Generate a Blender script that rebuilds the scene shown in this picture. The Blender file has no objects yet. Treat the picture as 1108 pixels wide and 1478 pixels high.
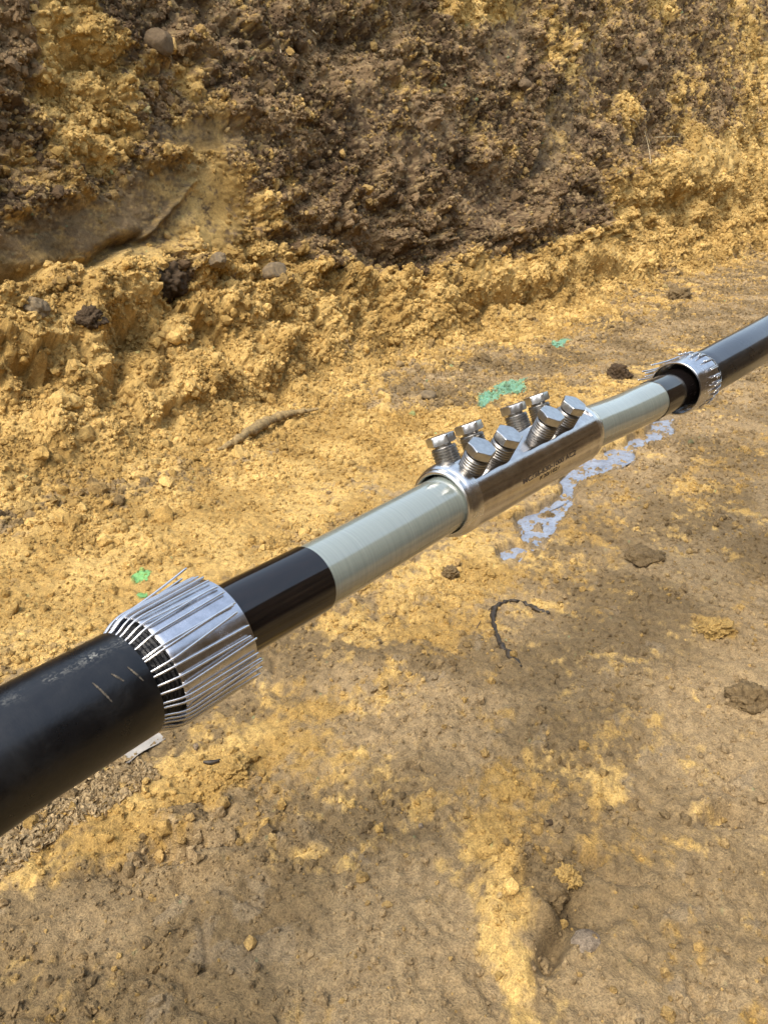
import bpy, math, random
import numpy as np
from mathutils import Vector, Matrix

R = math.radians
rng = np.random.default_rng(7)
random.seed(7)
scene = bpy.context.scene
col = scene.collection

# ------------------------------------------------------------------ camera, sky, sun, exposure
CAM_H, PITCH, FPX = 0.75, R(23.6), 1110.0
cam_data = bpy.data.cameras.new('camera')
cam_data.sensor_fit = 'VERTICAL'
cam_data.sensor_height = 36.0
cam_data.sensor_width = 27.0
cam_data.lens = 36.0 * FPX / 1478.0
cam_data.clip_start, cam_data.clip_end = 0.02, 400
cam_data.dof.use_dof = True
cam_data.dof.focus_distance = 0.95
cam_data.dof.aperture_fstop = 28
cam = bpy.data.objects.new('camera', cam_data)
cam.location = (0, 0, CAM_H)
cam.rotation_euler = (math.pi / 2 - PITCH, 0, 0)
col.objects.link(cam)
scene.camera = cam

SUN_DIR = Vector((-0.30, -0.47, 0.83)).normalized()     # towards the sun
world = bpy.data.worlds.new('World')
scene.world = world
world.use_nodes = True
wn = world.node_tree
sky = wn.nodes.new('ShaderNodeTexSky')
sky.sky_type = 'NISHITA'
sky.sun_disc = False
sky.sun_elevation = math.asin(SUN_DIR.z)
sky.sun_rotation = math.atan2(SUN_DIR.x, SUN_DIR.y)
sky.air_density, sky.dust_density, sky.ozone_density = 1.7, 3.0, 1.0
bg = wn.nodes['Background']
bg.inputs['Strength'].default_value = 0.15
soft = wn.nodes.new('ShaderNodeHueSaturation')          # thin overcast: paler than a clear sky
soft.inputs['Saturation'].default_value = 0.75
wn.links.new(sky.outputs[0], soft.inputs['Color'])
wn.links.new(soft.outputs[0], bg.inputs['Color'])
sd = bpy.data.lights.new('sun', 'SUN')
sd.energy, sd.angle, sd.color = 1.5, R(26), (1.0, 0.92, 0.80)
sun = bpy.data.objects.new('sun', sd)
sun.rotation_euler = (-SUN_DIR).to_track_quat('-Z', 'Y').to_euler()
sun.location = (0, 0, 6)
col.objects.link(sun)
scene.view_settings.view_transform = 'Standard'
scene.view_settings.look = 'None'
scene.view_settings.gamma = 1
scene.view_settings.use_curve_mapping = False
scene.view_settings.exposure = 1.14

# ------------------------------------------------------------------ small helpers
def tag(o, label=None, cat=None, group=None, kind=None):
    for k, v in (('label', label), ('category', cat), ('group', group), ('kind', kind)):
        if v: o[k] = v
    return o

def thing(name, loc, label, cat, group=None):
    o = bpy.data.objects.new(name, None)
    o.empty_display_size = 0.05
    o.location = loc
    col.objects.link(o)
    return tag(o, label, cat, group)

def mesh_from(name, V, F, mat, smooth=True, sharp=None, attrs=None):
    """V (n,3); F list of (k,4) or (k,3) int arrays."""
    me = bpy.data.meshes.new(name)
    V = np.ascontiguousarray(V, np.float32)
    if not isinstance(F, (list, tuple)): F = [F]
    F = [np.asarray(f, np.int32) for f in F if len(f)]
    tot = np.concatenate([np.full(len(f), f.shape[1], np.int32) for f in F])
    idx = np.concatenate([f.ravel() for f in F])
    me.vertices.add(len(V)); me.vertices.foreach_set('co', V.ravel())
    me.loops.add(len(idx)); me.loops.foreach_set('vertex_index', idx)
    me.polygons.add(len(tot))
    st = np.zeros(len(tot), np.int32); st[1:] = np.cumsum(tot)[:-1]
    me.polygons.foreach_set('loop_start', st)
    me.polygons.foreach_set('loop_total', tot)
    me.polygons.foreach_set('use_smooth', np.full(len(tot), smooth, bool))
    me.update(calc_edges=True)
    for nm, (typ, arr) in (attrs or {}).items():
        a = me.attributes.new(nm, typ, 'POINT')
        key = {'FLOAT': 'value', 'FLOAT_VECTOR': 'vector', 'FLOAT_COLOR': 'color', 'INT': 'value'}[typ]
        a.data.foreach_set(key, np.ascontiguousarray(arr, np.int32 if typ == 'INT' else np.float32).ravel())
    if mat: me.materials.append(mat)
    if sharp is not None: me.set_sharp_from_angle(angle=sharp)
    return me

def link(name, me, parent=None, loc=None):
    o = bpy.data.objects.new(name, me)
    if loc is not None: o.location = loc
    if parent is not None: o.parent = parent
    col.objects.link(o)
    return o

def build(name, V, F, mat, parent=None, loc=None, **kw):
    """world-space verts; stored relative to the parent's location (or to loc)."""
    base = np.array(parent_loc(parent) if parent is not None else (loc if loc is not None else (0, 0, 0)))
    me = mesh_from(name, np.asarray(V) - base, F, mat, **kw)
    return link(name, me, parent, None if parent is not None else loc)

def parent_loc(p):
    return p.location + (Vector(parent_loc(p.parent)) if p.parent else Vector((0, 0, 0)))

def grid_faces(nu, nv, wrap=True):
    """nu rings of nv verts each."""
    i = np.arange(nu - 1)[:, None]; j = np.arange(nv if wrap else nv - 1)[None, :]
    jn = (j + 1) % nv
    a = i * nv + j; b = i * nv + jn; c = (i + 1) * nv + jn; d = (i + 1) * nv + j
    return np.stack([a, b, c, d], -1).reshape(-1, 4)

def nrm(a): return a / np.maximum(np.linalg.norm(a, axis=-1, keepdims=True), 1e-12)

# ------------------------------------------------------------------ noise
def _h(ix, iy, seed):
    h = (ix.astype(np.int64) * 374761393 + iy.astype(np.int64) * 668265263 + seed * 974634777) & 0xffffffff
    h = ((h ^ (h >> 13)) * 1274126177) & 0xffffffff
    h = ((h ^ (h >> 16)) * 2246822519) & 0xffffffff
    return h ^ (h >> 15)

def rnd(ix, iy, seed): return (_h(ix, iy, seed) & 0xffffff).astype(np.float32) / 16777216.0

_ga = np.linspace(0, 2 * np.pi, 256, endpoint=False)
_gx, _gy = np.cos(_ga).astype(np.float32), np.sin(_ga).astype(np.float32)
def perlin(x, y, seed=0):
    fx, fy = np.floor(x), np.floor(y)
    ix, iy = fx.astype(np.int64), fy.astype(np.int64)
    u, v = (x - fx).astype(np.float32), (y - fy).astype(np.float32)
    su = u * u * u * (u * (u * 6 - 15) + 10); sv = v * v * v * (v * (v * 6 - 15) + 10)
    def g(a, b):
        k = _h(ix + a, iy + b, seed) & 255
        return _gx[k] * (u - a) + _gy[k] * (v - b)
    n0 = g(0, 0) * (1 - su) + g(1, 0) * su
    n1 = g(0, 1) * (1 - su) + g(1, 1) * su
    return (n0 * (1 - sv) + n1 * sv) * 1.5

def fbm(x, y, seed, octv=4, gain=0.5):
    a, f, s = 1.0, 1.0, 0
    for k in range(octv):
        s = s + a * perlin(x * f + 17.3 * k, y * f - 9.1 * k, seed + k); a *= gain; f *= 2.03
    return s

def billow(x, y, seed, octv=3, gain=0.5):
    a, f, s = 1.0, 1.0, 0
    for k in range(octv):
        s = s + a * (np.abs(perlin(x * f + 5.7 * k, y * f + 3.3 * k, seed + k)) * 2 - 0.5); a *= gain; f *= 2.1
    return s

def worley(x, y, seed):
    fx, fy = np.floor(x), np.floor(y)
    ix, iy = fx.astype(np.int64), fy.astype(np.int64)
    f1 = np.full(x.shape, 9, np.float32); f2 = f1.copy(); cid = np.zeros(x.shape, np.float32)
    for a in (-1, 0, 1):
        for b in (-1, 0, 1):
            jx, jy = ix + a, iy + b
            dx = jx + rnd(jx, jy, seed) - x; dy = jy + rnd(jx, jy, seed + 91) - y
            d = (dx * dx + dy * dy).astype(np.float32)
            m = d < f1
            f2 = np.where(m, f1, np.minimum(f2, d))
            cid = np.where(m, rnd(jx, jy, seed + 133), cid)
            f1 = np.where(m, d, f1)
    return np.sqrt(f1), np.sqrt(f2), cid

def sstep(x, a, b):
    t = np.clip((x - a) / (b - a), 0, 1)
    return t * t * (3 - 2 * t)

# ------------------------------------------------------------------ camera rays used to read real positions off the photograph
cp, sp_ = math.cos(PITCH), math.sin(PITCH)
def ray(px, py):
    X, Y = (px - 554) / FPX, (739 - py) / FPX
    return np.array([X, Y * sp_ + cp, Y * cp - sp_])
def at(px, py, Z):
    return np.array([0, 0, CAM_H]) + ray(px, py) * Z
def project(P):
    q = P - np.array([0, 0, CAM_H])
    Z = q[..., 1] * cp - q[..., 2] * sp_
    Y = q[..., 1] * sp_ + q[..., 2] * cp
    Zs = np.where(Z > 0.05, Z, 1e9)
    return 554 + FPX * q[..., 0] / Zs, 739 - FPX * Y / Zs, Z

# ------------------------------------------------------------------ materials
def new_mat(name):
    m = bpy.data.materials.new(name); m.use_nodes = True
    nt = m.node_tree
    return m, nt, nt.nodes['Principled BSDF']

def N(nt, typ, **kw):
    n = nt.nodes.new(typ)
    for k, v in kw.items():
        if k.startswith('i_'):
            key = k[2:]
            n.inputs[int(key) if key.isdigit() else key.replace('_', ' ')].default_value = v
        else: setattr(n, k, v)
    return n

def noise_node(nt, vec, scale, detail=3, rough=0.6, dist=0.0):
    n = N(nt, 'ShaderNodeTexNoise', i_Scale=scale, i_Detail=detail, i_Roughness=rough, i_Distortion=dist)
    if vec is not None: nt.links.new(vec, n.inputs['Vector'])
    return n

def ramp(nt, src, p0, p1, c0=(0, 0, 0, 1), c1=(1, 1, 1, 1)):
    r = N(nt, 'ShaderNodeValToRGB')
    r.color_ramp.elements[0].position = p0; r.color_ramp.elements[0].color = c0
    r.color_ramp.elements[1].position = p1; r.color_ramp.elements[1].color = c1
    nt.links.new(src, r.inputs[0])
    return r

def mixc(nt, fac, a, b, blend='MIX'):
    m = N(nt, 'ShaderNodeMix', data_type='RGBA', blend_type=blend)
    for sock, v in ((m.inputs[0], fac), (m.inputs[6], a), (m.inputs[7], b)):
        if isinstance(v, (int, float)): sock.default_value = v
        elif isinstance(v, tuple): sock.default_value = v
        else: nt.links.new(v, sock)
    return m.outputs[2]

def bump(nt, h, strength, dist, prev=None):
    b = N(nt, 'ShaderNodeBump', i_Strength=strength, i_Distance=dist)
    nt.links.new(h, b.inputs['Height'])
    if prev is not None: nt.links.new(prev, b.inputs['Normal'])
    return b.outputs[0]

def soil_material(name, instancer=False):
    m, nt, b = new_mat(name)
    a = N(nt, 'ShaderNodeAttribute', attribute_name='ccol' if instancer else 'Col',
          attribute_type='INSTANCER' if instancer else 'GEOMETRY')
    geo = N(nt, 'ShaderNodeNewGeometry')
    n1 = noise_node(nt, geo.outputs['Position'], 420, 3, 0.7)
    n2 = noise_node(nt, geo.outputs['Position'], 95, 4, 0.65)
    r1 = ramp(nt, n1.outputs['Fac'], 0.28, 0.72, (0.55, 0.55, 0.57, 1), (1.42, 1.4, 1.36, 1))
    r2 = ramp(nt, n2.outputs['Fac'], 0.3, 0.7, (0.72, 0.71, 0.72, 1), (1.24, 1.24, 1.22, 1))
    c = mixc(nt, 1.0, a.outputs['Color'], r1.outputs[0], 'MULTIPLY')
    c = mixc(nt, 1.0, c, r2.outputs[0], 'MULTIPLY')
    nt.links.new(c, b.inputs['Base Color'])
    b.inputs['Roughness'].default_value = 0.92
    b.inputs['Specular IOR Level'].default_value = 0.25
    h = bump(nt, n2.outputs['Fac'], 0.6, 0.006)
    h = bump(nt, n1.outputs['Fac'], 0.9, 0.003, h)
    nt.links.new(h, b.inputs['Normal'])
    return m

M = {}
M['soil'] = soil_material('soil')
M['crumb'] = soil_material('soil_crumb', True)

def plain(name, c0, c1, scale=60, rough=0.8, metal=0.0, bmp=0.5, bdist=0.003, spec=0.5):
    m, nt, b = new_mat(name)
    tc = N(nt, 'ShaderNodeNewGeometry')
    n = noise_node(nt, tc.outputs['Position'], scale, 5, 0.65)
    r = ramp(nt, n.outputs['Fac'], 0.32, 0.68, (*c0, 1), (*c1, 1))
    nt.links.new(r.outputs[0], b.inputs['Base Color'])
    b.inputs['Roughness'].default_value = rough
    b.inputs['Metallic'].default_value = metal
    b.inputs['Specular IOR Level'].default_value = spec
    if bmp: nt.links.new(bump(nt, n.outputs['Fac'], bmp, bdist), b.inputs['Normal'])
    return m

M['stone'] = plain('stone', (0.075, 0.057, 0.037), (0.23, 0.165, 0.085), 90, 0.85, bmp=0.8)
M['earthy_stone'] = plain('earthy_stone', (0.065, 0.046, 0.028), (0.20, 0.145, 0.085), 110, 0.9, bmp=0.8)
M['pale_stone'] = plain('pale_stone', (0.13, 0.10, 0.065), (0.21, 0.165, 0.11), 70, 0.8)
M['sand_clod'] = plain('sand_clod', (0.26, 0.17, 0.06), (0.44, 0.30, 0.11), 160, 0.95, bmp=0.9, bdist=0.004)
M['brown_clod'] = plain('brown_clod', (0.09, 0.062, 0.032), (0.26, 0.185, 0.095), 130, 0.95, bmp=0.9, bdist=0.004)
M['peat'] = plain('peat', (0.032, 0.023, 0.016), (0.15, 0.11, 0.068), 140, 0.95, bmp=1.0, bdist=0.005)
M['straw'] = plain('straw', (0.42, 0.32, 0.18), (0.62, 0.50, 0.31), 120, 0.8, bmp=0)
M['root'] = plain('root', (0.06, 0.04, 0.025), (0.17, 0.12, 0.07), 120, 0.9)
M['bark'] = plain('dirty_bark', (0.12, 0.085, 0.04), (0.40, 0.28, 0.12), 130, 0.95, bmp=0.8, bdist=0.003)
M['rubber'] = plain('muddy_rubber', (0.010, 0.009, 0.008), (0.055, 0.038, 0.020), 150, 0.55, bmp=0.5, bdist=0.002)
M['film'] = plain('pale_film', (0.26, 0.235, 0.20), (0.42, 0.39, 0.34), 40, 0.35)
M['flake'] = plain('dry_flake', (0.34, 0.25, 0.13), (0.56, 0.43, 0.25), 60, 0.9)
M['green_paint'] = plain('green_paint', (0.09, 0.21, 0.13), (0.19, 0.36, 0.25), 260, 0.8, bmp=0.6, bdist=0.004)
M['lime_paint'] = plain('grass_green_paint', (0.12, 0.28, 0.08), (0.20, 0.44, 0.16), 260, 0.8, bmp=0.6, bdist=0.004)
M['ink'] = plain('ink', (0.035, 0.022, 0.016), (0.06, 0.04, 0.03), 900, 0.6, bmp=0)
M['chalk'] = plain('chalk', (0.008, 0.008, 0.008), (0.15, 0.125, 0.09), 300, 0.9, bmp=0)
M['white_mark'] = plain('white_mark', (0.35, 0.34, 0.31), (0.62, 0.60, 0.56), 500, 0.9, bmp=0)

m, nt, b = new_mat('pale_water')  # puddle base colour painted pale blue-grey, with brown specks mixed in
tc = N(nt, 'ShaderNodeNewGeometry')
n = noise_node(nt, tc.outputs['Position'], 28, 5, 0.7, 0.6)
r = ramp(nt, n.outputs['Fac'], 0.3, 0.7, (0.15, 0.185, 0.25, 1), (0.31, 0.355, 0.43, 1))
n_ = noise_node(nt, tc.outputs['Position'], 120, 4, 0.75, 0.4)
dirt = ramp(nt, n_.outputs['Fac'], 0.52, 0.66, (0, 0, 0, 1), (0.8, 0.8, 0.8, 1))
nt.links.new(mixc(nt, dirt.outputs[0], r.outputs[0], (0.17, 0.13, 0.08, 1)), b.inputs['Base Color'])
b.inputs['Roughness'].default_value = 0.25
nt.links.new(bump(nt, n.outputs['Fac'], 0.12, 0.003), b.inputs['Normal'])
M['water'] = m

def cyl_coords(nt, scale):
    a = N(nt, 'ShaderNodeAttribute', attribute_name='cyl')
    mp = N(nt, 'ShaderNodeVectorMath', operation='MULTIPLY')
    nt.links.new(a.outputs['Vector'], mp.inputs[0]); mp.inputs[1].default_value = scale
    return mp.outputs[0]

# black polyethylene jacket: dusty, scuffed, a worn print line along the top
def jacket_material(name, print_line):
    m, nt, b = new_mat(name)
    v1 = cyl_coords(nt, (30, 30, 30)); n1 = noise_node(nt, v1, 1, 5, 0.7, 0.4)
    v2 = cyl_coords(nt, (25, 240, 1)); n2 = noise_node(nt, v2, 1, 4, 0.7)
    v3 = cyl_coords(nt, (260, 60, 1)); n3 = noise_node(nt, v3, 1, 3, 0.7, 0.8)
    dust = ramp(nt, n1.outputs['Fac'], 0.46, 0.80, (0, 0, 0, 1), (0.5, 0.5, 0.5, 1))
    base = mixc(nt, dust.outputs[0], (0.0030, 0.0034, 0.0045, 1), (0.022, 0.022, 0.022, 1))
    scr = ramp(nt, n2.outputs['Fac'], 0.69, 0.74, (0, 0, 0, 1), (0.5, 0.5, 0.5, 1))
    base = mixc(nt, scr.outputs[0], base, (0.06, 0.055, 0.048, 1))
    if print_line:
        at_ = N(nt, 'ShaderNodeAttribute', attribute_name='cyl')
        sx = N(nt, 'ShaderNodeSeparateXYZ'); nt.links.new(at_.outputs['Vector'], sx.inputs[0])
        off = N(nt, 'ShaderNodeMath', operation='ADD', i_1=-0.005); nt.links.new(sx.outputs[1], off.inputs[0])
        ab = N(nt, 'ShaderNodeMath', operation='ABSOLUTE'); nt.links.new(off.outputs[0], ab.inputs[0])
        band = ramp(nt, ab.outputs[0], 0.0025, 0.0042, (1, 1, 1, 1), (0, 0, 0, 1))
        vp = cyl_coords(nt, (330, 420, 1)); npz = noise_node(nt, vp, 1, 2, 0.6, 1.2)
        gl = ramp(nt, npz.outputs['Fac'], 0.50, 0.58, (0, 0, 0, 1), (0.7, 0.7, 0.7, 1))
        vw = cyl_coords(nt, (45, 30, 1)); nw = noise_node(nt, vw, 1, 2, 0.6)
        wr = ramp(nt, nw.outputs['Fac'], 0.40, 0.60)
        k = mixc(nt, 1.0, band.outputs[0], gl.outputs[0], 'MULTIPLY')
        k = mixc(nt, 1.0, k, wr.outputs[0], 'MULTIPLY')
        base = mixc(nt, k, base, (0.30, 0.29, 0.25, 1))
    nt.links.new(base, b.inputs['Base Color'])
    rr = ramp(nt, n1.outputs['Fac'], 0.3, 0.75, (0.24, 0.24, 0.24, 1), (0.42, 0.42, 0.42, 1)); b.inputs['IOR'].default_value = 1.52
    nt.links.new(rr.outputs[0], b.inputs['Roughness'])
    h = bump(nt, n1.outputs['Fac'], 0.12, 0.004)
    h = bump(nt, n3.outputs['Fac'], 0.10, 0.001, h)
    nt.links.new(h, b.inputs['Normal'])
    return m
M['jacket'] = jacket_material('black_jacket', True)
M['jacket_plain'] = jacket_material('black_jacket_far', False)
b_ = M['jacket_plain'].node_tree.nodes['Principled BSDF']; b_.inputs['Coat Weight'].default_value = .8; b_.inputs['Coat IOR'].default_value = 2.2; b_.inputs['Coat Roughness'].default_value = .12

m, nt, b = new_mat('semiconductor_black')
v = cyl_coords(nt, (40, 300, 1)); n = noise_node(nt, v, 1, 4, 0.7, 0.5)
r = ramp(nt, n.outputs['Fac'], 0.35, 0.75, (0.004, 0.0035, 0.0035, 1), (0.012, 0.008, 0.007, 1))
nt.links.new(r.outputs[0], b.inputs['Base Color'])
b.inputs['Roughness'].default_value = 0.10; b.inputs['IOR'].default_value = 1.6
v = cyl_coords(nt, (900, 10, 1)); n = noise_node(nt, v, 1, 3, 0.6)
nt.links.new(bump(nt, n.outputs['Fac'], 0.06, 0.0006), b.inputs['Normal'])
M['semicon'] = m

m, nt, b = new_mat('grey_green_insulation')
v = cyl_coords(nt, (520, 9, 1)); n = noise_node(nt, v, 1, 4, 0.7, 0.3)
v2 = cyl_coords(nt, (60, 40, 1)); n2 = noise_node(nt, v2, 1, 4, 0.6)
r = ramp(nt, n.outputs['Fac'], 0.3, 0.7, (0.175, 0.205, 0.180, 1), (0.235, 0.265, 0.235, 1))
nt.links.new(r.outputs[0], b.inputs['Base Color'])
rr = ramp(nt, n2.outputs['Fac'], 0.3, 0.7, (0.15, 0.15, 0.15, 1), (0.27, 0.27, 0.27, 1))
nt.links.new(rr.outputs[0], b.inputs['Roughness'])
nt.links.new(bump(nt, n.outputs['Fac'], 0.07, 0.0009), b.inputs['Normal'])
b.inputs['IOR'].default_value = 1.6; b.inputs['Coat Weight'].default_value = 1.0; b.inputs['Coat IOR'].default_value = 2.0; b.inputs['Coat Roughness'].default_value = 0.13
M['insul'] = m

def metal_mat(name, c0, c1, r0, r1, scl, bs=0.08):
    m, nt, b = new_mat(name)
    v = cyl_coords(nt, scl); n = noise_node(nt, v, 1, 5, 0.7, 0.3)
    v2 = cyl_coords(nt, (70, 70, 70)); n2 = noise_node(nt, v2, 1, 5, 0.7)
    r = ramp(nt, n2.outputs['Fac'], 0.3, 0.7, (*c0, 1), (*c1, 1))
    nt.links.new(r.outputs[0], b.inputs['Base Color'])
    rr = ramp(nt, n2.outputs['Fac'], 0.3, 0.7, (r0,) * 3 + (1,), (r1,) * 3 + (1,))
    nt.links.new(rr.outputs[0], b.inputs['Roughness'])
    b.inputs['Metallic'].default_value = 1.0
    h = bump(nt, n.outputs['Fac'], bs, 0.001)
    h = bump(nt, n2.outputs['Fac'], 0.02, 0.003, h)
    nt.links.new(h, b.inputs['Normal'])
    return m
M['tin'] = metal_mat('tinned_aluminium', (0.50, 0.465, 0.44), (0.70, 0.675, 0.655), 0.08, 0.20, (60, 500, 1), 0.06)
M['tin_turned'] = metal_mat('turned_aluminium', (0.66, 0.64, 0.61), (0.82, 0.81, 0.79), 0.18, 0.30, (900, 20, 1), 0.16)
M['sleeve'] = metal_mat('sheet_aluminium', (0.50, 0.50, 0.52), (0.72, 0.72, 0.75), 0.16, 0.30, (30, 160, 1), 0.08)
M['wire'] = metal_mat('bright_wire', (0.83, 0.82, 0.80), (0.86, 0.85, 0.83), 0.22, 0.26, (100, 100, 1), 0.0)
M['bolt'] = plain('bolt_steel', (0.20, 0.19, 0.175), (0.36, 0.345, 0.32), 160, 0.36, 1.0, 0.15, 0.001)
M['head'] = plain('bolt_head_metal', (0.46, 0.455, 0.44), (0.62, 0.615, 0.60), 200, 0.28, 1.0, 0.15, 0.001)
M['bed'] = plain('black_bedding', (0.004, 0.004, 0.005), (0.012, 0.012, 0.013), 300, 0.30, bmp=0.7, bdist=0.002)

# ------------------------------------------------------------------ trench terrain
TX, TY = math.sin(R(40)), math.cos(R(40))            # along the trench
NX, NY = -math.cos(R(40)), math.sin(R(40))           # across, towards the far wall
d0f = lambda s: np.interp(s, [-10, .9, 2.6, 9, 60], [1.88, 1.90, 2.15, 2.35, 2.4])
mhf = lambda s: np.interp(s, [-10, 1, 2.6, 6, 60], [.46, .46, .30, .28, .28])
mwf = lambda s: np.interp(s, [-10, 1, 2.6, 60], [.48, .48, .36, .36])
Hf = lambda s: np.interp(s, [-10, 3, 6, 9, 60], [1.75, 1.8, 2.1, 2.72, 2.8])
VK = np.array([-62.0, -3.1, -1.0, 0.0, 2.0, 2.6, 4.6, 64.0])
def knots(s):
    s = np.asarray(s, float); o = np.ones_like(s)
    d0, mh, mw, H = d0f(s), mhf(s), mwf(s), Hf(s)
    D = [o * -61.4, o * -1.2, o * -.75, o * 0, d0, d0 + mw, d0 + mw + .30 * (H - mh), d0 + 62]
    Z = [o * 2.1, o * 2.1, o * 0, o * 0, o * 0, mh, H, H]
    return D, Z
def profile(s, v):
    D, Z = knots(s)
    d = np.zeros(np.broadcast(s, v).shape); z = d.copy()
    for k in range(len(VK) - 1):
        t = (v - VK[k]) / (VK[k + 1] - VK[k])
        m = (v >= VK[k]) & (v <= VK[k + 1]) if k == len(VK) - 2 else (v >= VK[k]) & (v < VK[k + 1])
        d = np.where(m, D[k] + (D[k + 1] - D[k]) * t, d)
        z = np.where(m, Z[k] + (Z[k + 1] - Z[k]) * t, z)
    return d, z
def sprofile(s, v):
    d = z = 0
    for o in (-.14, -.07, 0, .07, .14):
        a, c = profile(s, np.clip(v + o, -62, 64)); d = d + a / 5; z = z + c / 5
    return d, z
def base_hit(px, py):
    """(s, v) where the photograph's ray meets the undisturbed trench surface."""
    r = ray(px, py); rs = r[0] * TX + r[1] * TY; rd = r[0] * NX + r[1] * NY
    t = np.linspace(0.3, 14, 5000)
    s, d, z = rs * t, rd * t, CAM_H + r[2] * t
    D, Z = knots(s)
    zb = np.zeros_like(d)
    for k in range(3, 7):
        w = (d >= D[k]) & (d < D[k + 1]); zb = np.where(w, Z[k] + (Z[k + 1] - Z[k]) * (d - D[k]) / (D[k + 1] - D[k]), zb)
    hit = np.nonzero(z <= zb)[0]
    i = hit[0] if len(hit) else len(t) - 1
    si, di = s[i], d[i]
    D = [float(a[i]) for a in D]
    return si, float(np.interp(di, D, VK))

def axis_cells(a, b, f):
    out = [a]
    while out[-1] < b: out.append(out[-1] + f(out[-1]))
    return out
s_core = axis_cells(-.15, 10.5, lambda s: .0028 + .0023 * max(s, 0))
s_lo, st = [], .01
x = 0.0
while x > -40: x -= st; st *= 1.22; s_lo.append(x)
s_hi, st = [], .04
x = s_core[-1]
while x < 70: x += st; st *= 1.22; s_hi.append(x)
S1 = np.array(s_lo[::-1] + s_core + s_hi)
v_core = axis_cells(-.45, 2.0, lambda v: .0027 + .0013 * max(v, 0) + .006 * max(-v - .08, 0)) 
v_core = v_core[:-1] + axis_cells(v_core[-1] + .0048, 2.62, lambda v: .0048)
v_core = v_core + axis_cells(v_core[-1] + .0055, 4.62, lambda v: .0055 + .0026 * (v - 2.6))
v_lo, st = [], .008
x = v_core[0]
while x > -60: x -= st; st = min(st * 1.2, .05) if x > -3.3 else st * 1.5; v_lo.append(x)
v_hi, st = [], .02
x = v_core[-1]
while x < 62: x += st; st *= 1.5; v_hi.append(x)
v_lo[-1] = max(v_lo[-1], -62); v_hi[-1] = min(v_hi[-1], 64)
V1 = np.array(v_lo[::-1] + v_core + v_hi)
NS, NV = len(S1), len(V1)
SS, VV = np.meshgrid(S1, V1)
SS, VV = SS.astype(np.float64), VV.astype(np.float64)

# --- layout: soft patches given by where they lie on the trench surface
def uv_axes(px, py, rx, ry, rot):
    c, s_ = math.cos(R(rot)), math.sin(R(rot))
    P0 = np.array(base_hit(px, py))
    A = (np.array(base_hit(px + rx * c * .5, py + rx * s_ * .5)) - np.array(base_hit(px - rx * c * .5, py - rx * s_ * .5)))
    B = (np.array(base_hit(px - ry * s_ * .5, py + ry * c * .5)) - np.array(base_hit(px + ry * s_ * .5, py - ry * c * .5)))
    return P0, A, B
_w1 = perlin(SS * 3.1, VV * 3.1, 401) * .06 + perlin(SS * 11, VV * 11, 402) * .022
_w2 = perlin(SS * 3.1 + 50, VV * 3.1, 403) * .06 + perlin(SS * 11 + 50, VV * 11, 404) * .022
WS, WV = SS + _w1, VV + _w2
def blob(px, py, rx, ry, rot=0, sharp=1.0, warp=1.0):
    P0, A, B = uv_axes(px, py, rx, ry, rot)
    det = A[0] * B[1] - A[1] * B[0]
    ext = 2.2 * (np.abs(A) + np.abs(B)) + .1
    i0, i1 = np.searchsorted(S1, [P0[0] - ext[0], P0[0] + ext[0]])
    j0, j1 = np.searchsorted(V1, [P0[1] - ext[1], P0[1] + ext[1]])
    out = np.zeros(SS.shape, np.float32)
    sl = (slice(j0, j1), slice(i0, i1))
    x = (SS[sl] + warp * (WS[sl] - SS[sl])) - P0[0]; y = (VV[sl] + warp * (WV[sl] - VV[sl])) - P0[1]
    a = (x * B[1] - y * B[0]) / det; c = (A[0] * y - A[1] * x) / det
    q = (a * a + c * c)
    out[sl] = np.exp(-(q ** (1.0 + sharp))) 
    return out
def stroke(pts, w, warp=.5):
    """soft line (w metres half-width) through surface points."""
    P = [np.array(base_hit(*p)) for p in pts]
    lo = np.min(P, 0) - 4 * w - .1; hi = np.max(P, 0) + 4 * w + .1
    i0, i1 = np.searchsorted(S1, [lo[0], hi[0]]); j0, j1 = np.searchsorted(V1, [lo[1], hi[1]])
    sl = (slice(j0, j1), slice(i0, i1))
    x = SS[sl] + warp * (WS[sl] - SS[sl]); y = VV[sl] + warp * (WV[sl] - VV[sl])
    best = np.full(x.shape, 9.0)
    for a, c in zip(P[:-1], P[1:]):
        e = c - a; L = max(e @ e, 1e-9)
        t = np.clip(((x - a[0]) * e[0] + (y - a[1]) * e[1]) / L, 0, 1)
        best = np.minimum(best, np.hypot(x - a[0] - t * e[0], y - a[1] - t * e[1]))
    out = np.zeros(SS.shape, np.float32); out[sl] = np.exp(-(best / w) ** 2)
    return out

wall = sstep(VV, 1.95, 2.25) + sstep(-VV, .95, 1.15)
floor = 1 - np.clip(wall, 0, 1)
up = sstep(VV, 2.5, 2.75)

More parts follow.
